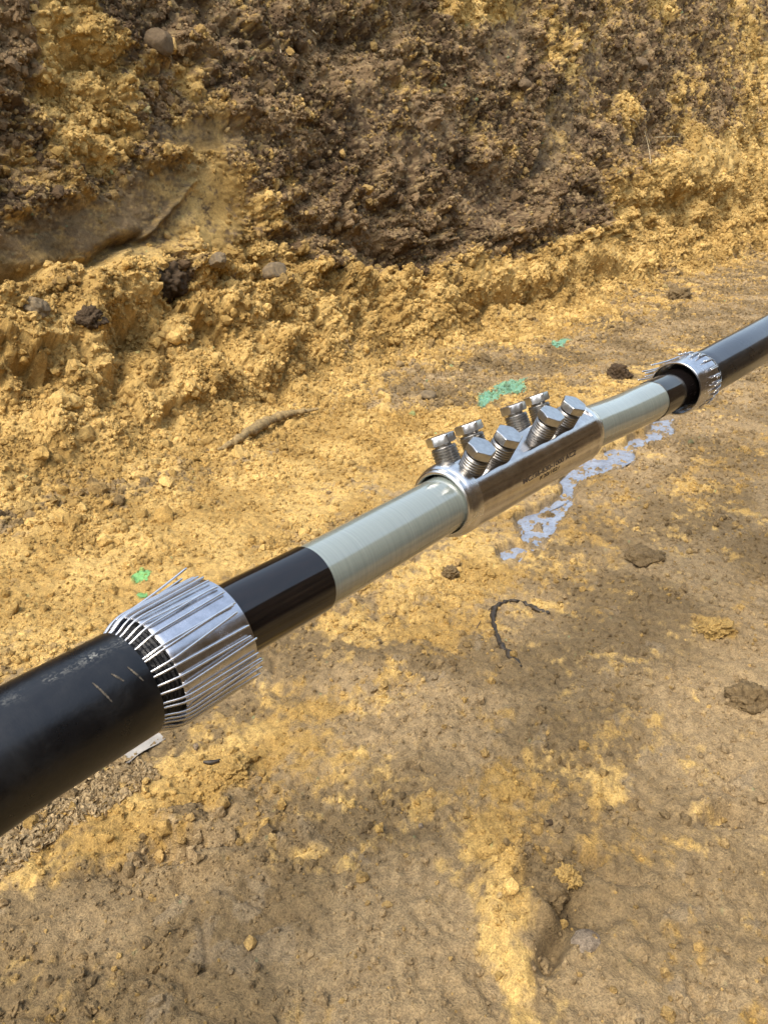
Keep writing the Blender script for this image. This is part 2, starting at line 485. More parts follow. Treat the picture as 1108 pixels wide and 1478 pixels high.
# yellow (sand) against dark (topsoil on the wall, trodden brown mud on the floor)
yel = np.where(VV > 1.9, .34 - .14 * sstep(VV, 2.5, 3.0), .23).astype(np.float32)
yel -= .45 * sstep(-VV, .9, 1.1)
for px, py, rx, ry, rot, a in [
    (110, 110, 60, 170, -14, .55), (230, 190, 110, 110, 0, .35), (340, 300, 110, 90, 0, .22), (60, 190, 60, 100, 0, .25),
    (180, 480, 300, 95, 10, .55), (390, 430, 200, 70, 10, .45), (330, 600, 330, 110, 5, .50), (60, 640, 200, 120, 0, .40),
    (560, 440, 90, 50, 30, .45), (700, 415, 110, 38, -5, .70), (870, 380, 90, 44, -15, .85), (1000, 260, 120, 60, -25, .75),
    (1050, 330, 130, 60, -20, .65), (890, 165, 24, 36, 0, .75), (985, 150, 26, 60, -10, .45), (825, 75, 32, 45, 0, .4),
    (1085, 120, 40, 150, 0, .4), (700, 15, 55, 25, 0, .5), (950, 30, 20, 60, 0, .35), (20, 60, 40, 60, 0, -.3),
    (500, 700, 420, 90, -18, .45), (690, 480, 260, 60, -10, .40), (620, 860, 130, 70, -20, .40), (120, 820, 260, 110, -10, .40),
    (330, 1070, 170, 50, -30, .40), (60, 1220, 120, 40, -30, .35), (724, 1340, 42, 180, 0, .40), (735, 1170, 60, 80, 0, .30), (800, 1090, 60, 30, 0, .15),
    (1030, 910, 30, 22, 0, .5), (1070, 1455, 30, 12, 0, .2), (420, 1260, 60, 30, 0, .25), (880, 1110, 50, 30, 40, .25),
    (900, 450, 160, 40, -10, .12), (840, 560, 200, 40, -20, .12), (830, 620, 160, 60, -30, .30), (950, 720, 160, 40, -20, .12),
    (300, 1330, 260, 140, 0, -.30), (950, 1000, 260, 160, 0, -.10), (960, 1330, 220, 160, 0, -.22), (560, 1400, 120, 120, 0, -.16),
    (140, 1300, 160, 60, -20, -.12), (980, 470, 120, 26, -10, -.25), (820, 500, 120, 26, -10, -.12), (600, 560, 60, 40, 0, -.25),
    (560, 360, 180, 70, 10, -.10), (620, 300, 160, 120, 0, -.18), (430, 60, 160, 70, 0, -.15), (900, 60, 60, 50, 0, -.1),
    (150, 290, 170, 60, -15, -.15), (40, 440, 80, 30, 0, -.1), (480, 280, 100, 80, 0, -.08),
    (930, 150, 80, 110, 0, -.16), (1040, 180, 50, 60, 0, -.10), (780, 310, 110, 60, 0, -.20), (620, 405, 70, 34, 10, -.34), (555, 500, 60, 30, 0, -.22), (840, 325, 60, 36, 0, -.18), (480, 395, 50, 24, 0, -.25), (660, 500, 70, 24, 0, -.15), (240, 400, 34, 26, 0, -.5), (320, 425, 90, 18, 10, -.3), (130, 455, 50, 22, 20, -.4), (20, 610, 40, 40, 0, -.25),
]:
    yel += a * blob(px, py, rx, ry, rot)
dark_floor = np.zeros_like(yel)
for px, py, rx, ry, rot, a in [                               (900, 1210, 60, 20, 0, .5), (780, 1300, 40, 40, 0, .6), (800, 1370, 30, 60, 20, .3)]:
    dark_floor += a * blob(px, py, rx, ry, rot)
smooth = np.zeros_like(yel)
for px, py, rx, ry, rot in [(90, 345, 150, 45, -16), (215, 320, 120, 60, -30), (300, 300, 60, 70, 0), (285, 195, 70, 30, 10), (1010, 235, 60, 30, -15),
                            (800, 190, 26, 70, 20), (870, 375, 70, 30, -15), (700, 408, 70, 20, -4), (520, 170, 36, 60, 15), (725, 60, 30, 60, 15), (850, 110, 22, 60, 15), (600, 215, 60, 34, -25), (690, 300, 40, 50, 25)]:
    smooth = np.maximum(smooth, blob(px, py, rx, ry, rot, 1.5) * (.60 if px > 340 else 1))
greyish = np.maximum.reduce([blob(90, 345, 150, 45, -16), blob(215, 300, 120, 55, -35) * .9, blob(290, 195, 65, 28, 10), blob(800, 190, 26, 70, 20) * .6])

# --- relief
wob = SS * 0
P = lambda f, sd: perlin(SS * f, VV * f, sd)
crumbly = np.clip(wall, 0, 1)
patch = sstep(fbm(SS * 1.7, VV * 1.7, 31, 3), -.25, .45)
near_mound = sstep(VV, 1.1, 2.0)
rough_floor = np.clip(.22 + .5 * near_mound + .5 * patch * sstep(VV, .55, 1.1), 0, 1) * floor
for px, py, rx, ry, a in [(260, 1170, 230, 110, .7), (800, 650, 160, 90, .45), (1000, 640, 120, 80, .5), (620, 850, 120, 60, .5), (760, 1300, 90, 120, .6), (900, 470, 200, 60, .5)]:
    rough_floor = np.maximum(rough_floor, a * blob(px, py, rx, ry) * floor)
cr = np.clip(crumbly + rough_floor, 0, 1) * (1 - .93 * smooth)

f1a, f2a, ca = worley(SS * 13 + _w1 * 14, VV * 13 + _w2 * 14, 61)
f1b, f2b, cb = worley(SS * 34 + _w1 * 30, VV * 34 + _w2 * 30, 67)
f1c, f2c, cc = worley(SS * 78, VV * 78, 71)
clod = lambda f, c, k: np.sqrt(np.maximum(1 - f * f * 1.5, 0)) * (sstep(c, k, 1.0) * .85 + .15)
h = (.050 * fbm(SS * 1.3, VV * 1.6, 11, 2) + .046 * fbm(SS * 4.2, VV * 4.2, 15, 2)) * np.clip(wall, 0, 1) * (1 - .7 * smooth)
h += (.014 * fbm(SS * 1.6, VV * 1.6, 21, 2) + .006 * fbm(SS * 6, VV * 6, 25, 3)) * floor
h += .032 * billow(SS * 7, VV * 7, 35, 3) * crumbly * (1 - .9 * smooth)
f1m, f2m, cm_ = worley(SS * 5.5 + _w1 * 7, VV * 5.5 + _w2 * 7, 73)
mound = sstep(VV, 1.9, 2.15) * (1 - sstep(VV, 2.7, 3.2))
h += .080 * clod(f1m, cm_, .45) * (mound + .5 * up * sstep(VV, 2.6, 3.1)) * (1 - .9 * smooth)
h += .040 * billow(SS * 3, VV * 3, 37, 2) * mound * (1 - .9 * smooth)
h -= .0035 * (1 - sstep(f2b - f1b, 0, .14)) * floor * sstep(perlin(SS * 3.7, VV * 3.7, 79), -.1, .3)
h += .0034 * billow(SS * 30, VV * 30, 47, 3) * floor * (.5 + .5 * patch)
h += cr * (.034 * clod(f1a, ca, .35) * (.25 + .75 * crumbly) + .011 * clod(f1b, cb, .25) + .0045 * clod(f1c, cc, .1))
h += .0040 * fbm(SS * 60, VV * 60, 41, 3) * (.42 + .8 * cr) + .0030 * fbm(SS * 22, VV * 22, 43, 2) * floor
h += .0013 * perlin(SS * 230, VV * 230, 45) * (.75 + .4 * cr)
# dried crust cracks on the floor
crk = (1 - sstep(f2a - f1a, .0, .09)) * sstep(perlin(SS * 2.6, VV * 2.6, 77), .12, .4) * floor
h -= .006 * crk
for px, py, rx, ry, rot, a in [
    (110, 440, 130, 40, 5, .035), (330, 500, 110, 60, 0, .045), (450, 440, 60, 40, 0, .040), (420, 290, 60, 50, 0, .03),
    (185, 488, 34, 26, 20, -.085), (50, 470, 50, 18, 0, -.03), (385, 560, 30, 40, 0, -.05), (260, 560, 60, 40, 0, .02),
    (865, 372, 74, 34, -15, .12), (700, 410, 90, 26, -4, .10), (590, 455, 60, 40, 30, .035), (560, 420, 40, 26, 0, .03),
    (1000, 250, 76, 42, -15, .13), (985, 292, 60, 14, -10, -.08), (850, 412, 60, 14, -10, -.09), (690, 444, 80, 10, -4, -.07), (660, 455, 80, 10, -10, -.03),
    (605, 380, 50, 40, 20, .04), (750, 330, 90, 60, 0, .05), (620, 220, 120, 70, -20, .05), (700, 290, 40, 40, 0, -.05),
    (880, 250, 60, 60, 0, .05), (830, 220, 30, 60, 20, .04), (935, 200, 50, 30, 0, -.06), (500, 60, 60, 40, 0, -.06), (440, 140, 40, 30, 0, -.04),
    (270, 1200, 50, 26, 0, -.030), (270, 1165, 60, 14, 0, .018), (340, 1130, 40, 26, 0, .012), (300, 1240, 70, 20, 0, .008),
    (735, 1320, 40, 110, 0, .014), (775, 1262, 36, 26, 0, .030), (770, 1330, 28, 28, 0, .022), (800, 1360, 24, 60, 15, -.010), (820, 1300, 60, 30, 0, -.012),
    (760, 1235, 50, 7, 3, -.022), (840, 1240, 50, 8, 0, -.012), (1060, 1165, 30, 10, 0, -.020), (1050, 1150, 40, 10, 0, .014),
    (625, 1010, 60, 60, 0, .012), (600, 1000, 24, 60, 0, -.008), (540, 960, 80, 30, -20, .012),
]:
    h += a * blob(px, py, rx, ry, rot, .6)
for pts, w, a in [
    ([(-40, 408), (60, 400), (120, 388), (165, 362), (200, 348)], .030, -.085), ([(-40, 425), (60, 418), (130, 402)], .04, -.03),
    ([(165, 378), (215, 335), (265, 290), (285, 268)], .010, .026), ([(180, 390), (235, 338), (290, 288)], .030, -.012),
    ([(820, 60), (800, 130), (775, 200), (760, 260)], .035, -.060), ([(800, 90), (785, 150), (750, 230)], .06, .02),
    ([(915, 20), (905, 90), (890, 140)], .04, -.06), ([(930, 60), (925, 130)], .04, -.05), ([(750, 60), (735, 130), (705, 190)], .03, -.045),
    ([(690, 170), (660, 230), (640, 250)], .04, -.05), ([(990, 90), (985, 170), (960, 230)], .05, -.05), ([(1060, 60), (1050, 160)], .05, -.05),
    ([(560, 330), (600, 350), (640, 330)], .03, -.04), ([(590, 390), (610, 440)], .025, -.04), ([(745, 400), (760, 430)], .03, -.05),
    ([(705, 1230), (760, 1238), (800, 1236), (850, 1226)], .008, -.022), ([(780, 1310), (800, 1340), (795, 1390)], .012, -.016),
    ([(560, 1130), (600, 1110), (640, 1120)], .004, -.006), ([(290, 1150), (320, 1130)], .004, -.008), ([(1040, 1100), (1070, 1120)], .006, -.012),
]:
    h += a * stroke(pts, w)

# --- shallow run of pale blue-grey puddles under the cable: the floor dips below one water level there
WATER_Z = -0.018
pud = np.zeros_like(yel)
PUDDLES = [(712, 800, 30, 20, -12), (765, 762, 42, 26, -35), (800, 735, 40, 22, -35), (868, 660, 42, 18, -20), (932, 625, 60, 14, -22), (830, 690, 40, 10, -40)]
for px, py, rx, ry, rot in PUDDLES: pud = np.maximum(pud, blob(px, py, rx, ry, rot, 1.2))
pz = -.0192 + .012 * fbm(SS * 26, VV * 26, 81, 3) + .008 * fbm(SS * 90, VV * 90, 85, 2) + .012 * np.maximum(perlin(SS * 9, VV * 9, 88), 0)
pm = sstep(pud, .25, .6)
h = np.where(VV < 1.9, h * (1 - pm) + pz * pm, h)
far_damp = 1 / (1 + np.maximum(np.abs(SS - 5) - 8, 0) * .3)
h *= far_damp
plateau = sstep(VV, 4.6, 5.2) + sstep(-VV, 3.1, 3.6)
h *= 1 - .6 * np.clip(plateau, 0, 1)

D_, Z_ = sprofile(SS, VV)
def to_world(s, d, z): return np.stack([s * TX + d * NX, s * TY + d * NY, z], -1)
B0 = to_world(SS, D_, Z_)
def grid_normals(G):
    a = np.gradient(G, S1, axis=1); c = np.gradient(G, V1, axis=0)
    return nrm(np.cross(a, c))
BN = grid_normals(B0)
# crumbs lean and overhang a little: shift sideways as well as outwards
lat = cr * .008
Gs = SS + lat * perlin(SS * 38, VV * 38, 91); Gv = VV + lat * perlin(SS * 38 + 31, VV * 38, 92)
D_, Z_ = sprofile(Gs, Gv)
G = to_world(Gs, D_, Z_) + BN * h[..., None]
GN_ = grid_normals(G)

# --- colour of the ground
yn = yel + (.20 + .14 * np.clip(wall, 0, 1)) * fbm(SS * 2.2, VV * 2.2, 101, 3) + .22 * 1.25 * fbm(SS * 11, VV * 11, 105, 3) + .24 * fbm(SS * 42, VV * 42, 109, 4) + .14 * perlin(SS * 150, VV * 150, 113) + .18 * (cb - .5) + .14 * (cc - .5)
ym = sstep(yn, .26, .62)[..., None]
wv = sstep(fbm(SS * 5, VV * 5, 115, 4) + .3 * (cc - .5), -.5, .6)[..., None]
gr = sstep(fbm(SS * 3.3 + 7, VV * 3.3, 121, 4), -.4, .6)[..., None]
cY = np.array([.37, .236, .074]) * (1 - wv) + np.array([.56, .380, .135]) * wv
cD = np.array([.098, .062, .032]) * (1 - gr) + np.array([.230, .154, .080]) * gr
cB = np.array([.190, .134, .066]) * (1 - gr) + np.array([.315, .228, .120]) * gr
fl = floor[..., None]
low = cD * (1 - fl) + cB * fl
low = low * (1 - .55 * np.clip(dark_floor, 0, 1)[..., None])
speck = sstep(cc, .74, .84)[..., None] * (1 - fl)
low = low * (1 - speck * .55) + np.array([.36, .26, .13]) * speck * .55
pale = (sstep(cb, .9, .97) * floor)[..., None]
low = low * (1 - pale * .4) + np.array([.27, .215, .14]) * pale * .4
Cc = low * (1 - ym) + cY * ym
gm = (np.clip(greyish, 0, 1) * np.clip(.68 + .35 * fbm(SS * 9, VV * 9, 131, 4), .2, .95))[..., None]
Cc = Cc * (1 - gm) + (np.array([.135, .098, .050]) * (.8 + .5 * wv)) * gm
mud = np.array([.20, .17, .13])
Cc = Cc * (1 - .5 * pm[..., None]) + mud * .5 * pm[..., None]
for paint, rgb in ((np.maximum(blob(722, 562, 30, 14, -15), blob(745, 550, 12, 5, -10)), (.13, .36, .24)), (blob(700, 578, 7, 7), (.13, .36, .24)),
                   (blob(814, 499, 13, 6, -15), (.15, .38, .25)), (blob(218, 831, 16, 9, -30), (.13, .36, .11)), (blob(212, 860, 10, 6, -30), (.13, .36, .11))):
    pk = (sstep(paint + .12 * (cc - .5) + .08 * perlin(SS * 60, VV * 60, 171) + .30 * fbm(SS * 120, VV * 120, 173, 2), .30, .62) * .7)[..., None]
    Cc = Cc * (1 - pk) + np.array(rgb) * (.75 + .5 * cc[..., None]) * pk
Cc = np.clip(Cc, .01, .8)
COL = np.concatenate([Cc, np.ones(Cc.shape[:2] + (1,))], -1).astype(np.float32)

def strip(name, j0, j1):
    j0, j1 = max(j0, 0), min(j1, NV - 1)
    n = j1 - j0 + 1
    f = grid_faces(n, NS, wrap=False)
    me = mesh_from(name, G[j0:j1 + 1].reshape(-1, 3), f, M['soil'], attrs={'Col': ('FLOAT_COLOR', COL[j0:j1 + 1].reshape(-1, 4))})
    return tag(link(name, me), kind='structure')
ja, jb, jc, jd = [int(np.searchsorted(V1, q)) for q in (-3.15, -1.0, 2.0, 4.62)]
strip('ground', 0, ja); strip('trench_wall', ja, jb); strip('trench_floor', jb, jc); strip('trench_wall', jc, jd); strip('ground', jd, NV - 1)

# --- where a ray of the photograph meets the finished ground
GP = G.reshape(-1, 3); PX, PY, PZ = project(GP); NRM = GN_.reshape(-1, 3)
def pick(px, py, rad=4.0):
    m = np.nonzero((np.abs(PX - px) < rad) & (np.abs(PY - py) < rad) & (PZ > .2))[0]
    if not len(m): return pick(px, py, rad * 2)
    zmin = PZ[m].min(); m = m[PZ[m] < zmin + .05]
    k = m[np.argmin((PX[m] - px) ** 2 + (PY[m] - py) ** 2)]
    return GP[k].copy(), NRM[k].copy(), PZ[k]

# --- loose crumbs: real little lumps lying all over the surface
def crumbs_object(name, idx, size, colr, flat, mat, squash):
    n = len(idx)
    pos = GP[idx] + NRM[idx] * (size * .25)[:, None]
    me = bpy.data.meshes.new(name)
    me.vertices.add(n); me.vertices.foreach_set('co', pos.astype(np.float32).ravel())
    for nm, typ, arr, key in (('csize', 'FLOAT', size, 'value'), ('crot', 'FLOAT_VECTOR', rng.uniform(0, 6.28, (n, 3)), 'vector'),
                              ('ccol', 'FLOAT_COLOR', colr, 'color'), ('cvar', 'INT', rng.integers(0, 5, n), 'value')):
        a = me.attributes.new(nm, typ, 'POINT'); a.data.foreach_set(key, np.ascontiguousarray(arr, np.int32 if typ == 'INT' else np.float32).ravel())
    o = link(name, me)
    ng = bpy.data.node_groups.new(name + '_nodes', 'GeometryNodeTree')
    ng.interface.new_socket('Geometry', in_out='INPUT', socket_type='NodeSocketGeometry')
    ng.interface.new_socket('Geometry', in_out='OUTPUT', socket_type='NodeSocketGeometry')
    L = ng.links.new; A = ng.nodes.new
    gi, go = A('NodeGroupInput'), A('NodeGroupOutput')
    join = A('GeometryNodeJoinGeometry')
    for k in range(5):
        ico = A('GeometryNodeMeshIcoSphere'); ico.inputs['Radius'].default_value = 1.0; ico.inputs['Subdivisions'].default_value = 2
        nz = A('ShaderNodeTexNoise'); nz.noise_dimensions = '4D'
        nz.inputs['W'].default_value = 3.7 * k; nz.inputs['Scale'].default_value = 1.1; nz.inputs['Detail'].default_value = 2
        sub = A('ShaderNodeVectorMath'); sub.operation = 'SUBTRACT'; sub.inputs[1].default_value = (.5, .5, .5)
        L(nz.outputs['Color'], sub.inputs[0])
        sc = A('ShaderNodeVectorMath'); sc.operation = 'SCALE'; sc.inputs['Scale'].default_value = 2.1
        L(sub.outputs[0], sc.inputs[0])
        sp = A('GeometryNodeSetPosition'); L(ico.outputs['Mesh'], sp.inputs['Geometry']); L(sc.outputs[0], sp.inputs['Offset'])
        tr = A('GeometryNodeTransform'); tr.inputs['Scale'].default_value = (1, .8 + .05 * k, squash)
        L(sp.outputs[0], tr.inputs[0])
        sm = A('GeometryNodeSetMaterial'); sm.inputs['Material'].default_value = mat; L(tr.outputs[0], sm.inputs[0])
        sh = A('GeometryNodeSetShadeSmooth'); sh.inputs['Shade Smooth'].default_value = not flat; L(sm.outputs[0], sh.inputs[0])
        gti = A('GeometryNodeGeometryToInstance'); L(sh.outputs[0], gti.inputs[0]); L(gti.outputs[0], join.inputs[0])
    iop = A('GeometryNodeInstanceOnPoints'); iop.inputs['Pick Instance'].default_value = True
    def attr(nm, t):
        q = A('GeometryNodeInputNamedAttribute'); q.data_type = t; q.inputs['Name'].default_value = nm
        return next(s for s in q.outputs if s.enabled and s.name == 'Attribute')
    L(gi.outputs[0], iop.inputs['Points']); L(join.outputs[0], iop.inputs['Instance'])
    L(attr('cvar', 'INT'), iop.inputs['Instance Index'])
    L(attr('crot', 'FLOAT_VECTOR'), iop.inputs['Rotation'])
    L(attr('csize', 'FLOAT'), iop.inputs['Scale'])
    L(iop.outputs[0], go.inputs[0])
    md = o.modifiers.new('scatter', 'NODES'); md.node_group = ng
    return o

vis = (PX > -120) & (PX < 1230) & (PY > -150) & (PY < 1600) & (PZ > .3)
dens = (cr.ravel() ** 1.3 * 1.0 + .13 * floor.ravel()) * vis * (1 - .9 * pm.ravel()) * (1 - .75 * np.clip(smooth.ravel(), 0, 1))
dens *= .35 + .65 * sstep(fbm(SS * 7, VV * 7, 151, 2), -.3, .5).ravel()
NC = 190000
pr = dens / dens.sum()
idx = rng.choice(len(pr), NC, replace=True, p=pr)
cell = np.maximum(.0014, PZ[idx] * .00105)
size = np.minimum(cell * (1 - rng.random(NC)) ** (-1 / 2.1), .006 + .022 * rng.random(NC) ** 3)
isfl = VV.ravel()[idx] < 1.5
size = np.where(isfl, np.minimum(size * .8, .008 + .004 * (cr.ravel()[idx] > .4)), size)
ccol = COL.reshape(-1, 4)[idx].copy()
swap = (ccol[:, 1] < ccol[:, 0] * 1.05) & (rng.random(NC) < np.where(isfl, .10, .09))
ccol[swap, :3] = ccol[swap, :3] * .4 + np.array([.40, .255, .075]) * .6
ccol[:, :3] *= rng.uniform(.75, 1.25, (NC, 1))
tag(crumbs_object('soil_crumbs', idx, size.astype(np.float32), ccol, True, M['crumb'], .75), kind='stuff')

# ------------------------------------------------------------------ puddles, paint marks
PUD_LABELS = ['smallest round pale puddle, nearest the camera below the cable', 'wide pale puddle just below the connector', 'pale puddle touching the lower edge of the connector',
              'pale puddle beside the far half of the connector', 'long thin pale puddle running under the far metal sleeve', 'thin pale puddle strip alongside the connector']
SI, VI = S1, V1
for ip, ((px, py, rx, ry, rot), lab) in enumerate(zip(PUDDLES, PUD_LABELS)):
    P0, A, Bv = uv_axes(px, py, rx * 1.35, ry * 1.35, rot)
    th = np.linspace(0, 2 * np.pi, 40, endpoint=False)
    rr = 1 + .12 * np.sin(3 * th + px) + .08 * np.sin(5 * th + py)
    s = P0[0] + rr * (np.cos(th) * A[0] + np.sin(th) * Bv[0]); v = P0[1] + rr * (np.cos(th) * A[1] + np.sin(th) * Bv[1])
    d, _ = profile(s, v)
    W = to_world(s, d, np.full_like(s, WATER_Z + .0009 * ip))
    c = W.mean(0)
    build('water', np.vstack([W, c[None]]), np.stack([np.arange(40), (np.arange(40) + 1) % 40, np.full(40, 40)], 1), M['water'], loc=Vector(c))
    o = col.objects[-1]; tag(o, label=lab, kind='structure')

def paint_mark(blobs, mat, label, thr, seed):
    w = np.maximum.reduce([blob(*q, 1.0, 1.0) for q in blobs])
    nz = fbm(SS * 30, VV * 30, seed, 2, .5) * .16 + .18 * (worley(SS * 110, VV * 110, seed)[2] - .5)
    m = (w + nz * (w > .05)) > thr
    f = m[:-1, :-1] & m[1:, :-1] & m[1:, 1:] & m[:-1, 1:]
    jj, ii = np.nonzero(f)
    if not len(jj): return
    lab = {}                                             # keep only the largest connected patch
    for a_, b__ in zip(jj.tolist(), ii.tolist()): lab[(a_, b__)] = 0
    cur, best_ = 0, []
    for start in list(lab):
        if lab[start]: continue
        cur += 1; todo = [start]; lab[start] = cur; got = [start]
        while todo:
            a_, b__ = todo.pop()
            for q_ in ((a_ + 1, b__), (a_ - 1, b__), (a_, b__ + 1), (a_, b__ - 1)):
                if lab.get(q_) == 0: lab[q_] = cur; todo.append(q_); got.append(q_)
        if len(got) > len(best_): best_ = got
    jj, ii = np.array(best_).T
    quad = np.stack([jj * NS + ii, jj * NS + ii + 1, (jj + 1) * NS + ii + 1, (jj + 1) * NS + ii], 1)
    u, inv = np.unique(quad.ravel(), return_inverse=True)
    Vt = GP[u] + NRM[u] * .0014
    c = Vt.mean(0)
    o = build('paint_mark', Vt, inv.reshape(-1, 4), mat, loc=Vector(c))
    tag(o, label, 'paint mark', 'green marking paint on the sand')
paint_mark([(722, 562, 30, 14, -15), (745, 550, 12, 5, -10), (700, 578, 7, 7, 0)], M['green_paint'], 'largest splash of green marking paint, on the sand behind the connector bolts', .34, 161)
paint_mark([(814, 499, 13, 6, -15)], M['green_paint'], 'small faint green paint spot farthest back on the trench floor', .34, 165)
paint_mark([(218, 831, 16, 9, -30)], M['lime_paint'], 'grass green paint blotch showing just above the bare wires of the near cable', .34, 169)
paint_mark([(212, 860, 10, 6, -30)], M['lime_paint'], 'smaller grass green paint blotch seen between the bare wires of the near cable', .34, 169)

# ------------------------------------------------------------------ cable
class Path:
    def __init__(self, K):
        K = np.array(K, float); n = len(K); out = []
        self.kn = []
        for i in range(n - 1):
            p0, p1, p2, p3 = K[max(i - 1, 0)], K[i], K[i + 1], K[min(i + 2, n - 1)]
            t = np.linspace(0, 1, 24, endpoint=False)[:, None]
            d1 = np.linalg.norm(p2 - p1); da = max(np.linalg.norm(p1 - p0), 1e-6); db = max(np.linalg.norm(p3 - p2), 1e-6)
            m1 = (p2 - p1) / d1 if i == 0 else ((p1 - p0) / da * d1 + (p2 - p1) / d1 * da) / (da + d1)
            m2 = (p2 - p1) / d1 if i == n - 2 else ((p2 - p1) / d1 * db + (p3 - p2) / db * d1) / (d1 + db)
            m1 = m1 * d1; m2 = m2 * d1
            self.kn.append(len(out) * 24)
            out.append((2 * t**3 - 3 * t**2 + 1) * p1 + (t**3 - 2 * t**2 + t) * m1 + (-2 * t**3 + 3 * t**2) * p2 + (t**3 - t**2) * m2)
        self.P = np.vstack(out + [K[-1:]]); self.kn.append(len(self.P) - 1)
        self.L = np.concatenate([[0], np.cumsum(np.linalg.norm(np.diff(self.P, axis=0), axis=1))])
    def u(self, k): return self.L[self.kn[k]]
    def pos(self, u): return np.stack([np.interp(u, self.L, self.P[:, c]) for c in range(3)], -1)
    def frame(self, u):
        u = np.asarray(u, float)
        C = self.pos(u); T = nrm(self.pos(np.clip(u + .006, 0, self.L[-1])) - self.pos(np.clip(u - .006, 0, self.L[-1])))
        W = np.array([0, 0, 1.0]) - T[..., 2:3] * T; W = nrm(W)
        return C, T, W, np.cross(T, W)
    def pt(self, u, a, r, flip=1):
        C, T, W, Mx = self.frame(u)
        a = np.asarray(a)[..., None]; r = np.asarray(r)[..., None]
        return C + r * (np.cos(a) * W + np.sin(a) * Mx * flip)

def lathe(name, path, us, rs, mat, parent, nseg=72, flip=1, off=None, sharp=R(35), rfun=None):
    us, rs = np.asarray(us, float), np.asarray(rs, float)
    a = np.linspace(0, 2 * np.pi, nseg, endpoint=False)
    U, A = np.meshgrid(us, a, indexing='ij'); RR = np.repeat(rs[:, None], nseg, 1)
    if rfun: RR = rfun(U, A, RR)
    Vt = path.pt(U, A, RR, flip)
    if off is not None: Vt = Vt + off(U)[..., None] * np.array([0, 0, -1.0])
    As = (A + np.pi) % (2 * np.pi) - np.pi
    cyl = np.stack([U, As * RR, RR], -1)
    f = grid_faces(len(us), nseg)
    if flip < 0: f = f[:, ::-1]
    return build(name, Vt.reshape(-1, 3), f, mat, parent, sharp=sharp, attrs={'cyl': ('FLOAT_VECTOR', cyl.reshape(-1, 3))})

def tube(name, Pts, r, mat, parent=None, nseg=8, loc=None, tip=True):
    Pts = np.asarray(Pts, float); n = len(Pts); r = np.broadcast_to(np.asarray(r, float), (n,))
    T = nrm(np.gradient(Pts, axis=0)); ref = np.array([0, 0, 1.0]) if abs(T[0, 2]) < .9 else np.array([1.0, 0, 0])
    a = np.linspace(0, 2 * np.pi, nseg, endpoint=False); rings = []
    nx_ = nrm(np.cross(T[0], ref))
    for i in range(n):
        nx_ = nrm(nx_ - (nx_ @ T[i]) * T[i]); ny_ = np.cross(T[i], nx_)
        rings.append(Pts[i] + r[i] * (np.cos(a)[:, None] * nx_ + np.sin(a)[:, None] * ny_))
    Vt = np.vstack(rings + [Pts[:1] - T[:1] * r[0] * .3, Pts[-1:] + T[-1:] * r[-1] * .3])
    f = grid_faces(n, nseg); j = np.arange(nseg); jn = (j + 1) % nseg
    t1 = np.stack([jn, j, np.full(nseg, n * nseg)], 1); t2 = np.stack([(n - 1) * nseg + j, (n - 1) * nseg + jn, np.full(nseg, n * nseg + 1)], 1)
    L = np.concatenate([[0], np.cumsum(np.linalg.norm(np.diff(Pts, axis=0), axis=1))])
    cyl = np.concatenate([np.stack([np.repeat(L, nseg), np.tile(a * r[0], n), np.repeat(L, nseg) * 0], 1), np.zeros((2, 3))])
    return build(name, Vt, [f, t1, t2], mat, parent, loc=loc, attrs={'cyl': ('FLOAT_VECTOR', cyl)})

RI, RSEM, RJ, RS = .0276, .0284, .0366, .0402
def wz(w): return .056 * FPX / w                      # depth at which the insulation is w pixels across
Zl = lambda px: 61.2 / (99 - .0905 * (px - 459))

# near (left) cable: far-left end -> into the connector
K_left = [(-3.1, -2.1, .40), (-1.6, -.62, .445)]
K_left = [np.array(q) for q in K_left]
kk = [(-150, 1190), (0, 1095), (188, 986), (338, 896), (447, 837), (560, 773), (643, 726), (672, 710)]
K_left += [at(px, py, Zl(px)) for px, py in kk]
# the part of the cable beside the camera continues the line of its visible part
tl = nrm(K_left[3] - K_left[4]); K_left[1] = K_left[2] + tl * .9; K_left[0] = K_left[2] + tl * 3.2; K_left[0][2] = K_left[1][2] = K_left[2][2]
PL = Path(K_left)
uJ, uG, uC = PL.u(4), PL.u(6), PL.u(8)
base_l = PL.pos(uJ)

# far (right) cable: far end -> into the connector
Zr = lambda px: 61.2 / (99 - .0905 * (px - 459))
kr = [(1108, 486, 1.315), (1060, 514, 1.243), (1008, 543, 1.187), (975, 560.5, 1.148), (938, 579, 1.088), (900, 597, Zr(900)), (837, 624, Zr(837)), (815, 635.6, Zr(815))]
K_r = [at(*q) for q in kr]
tr_ = nrm(K_r[0] - K_r[1]); e1 = K_r[0] + tr_ * .35; th = nrm(np.array([TX + .12, TY - .05, .02]))
K_r = [e1 + th * 5.0 + np.array([0, 0, -.15]), e1 + th * 1.0, e1] + K_r
PR = Path(K_r)
uJr, uSr, uGr, uCr = PR.u(5), PR.u(6), PR.u(7), PR.u(9)
base_r = PR.pos(uJr)

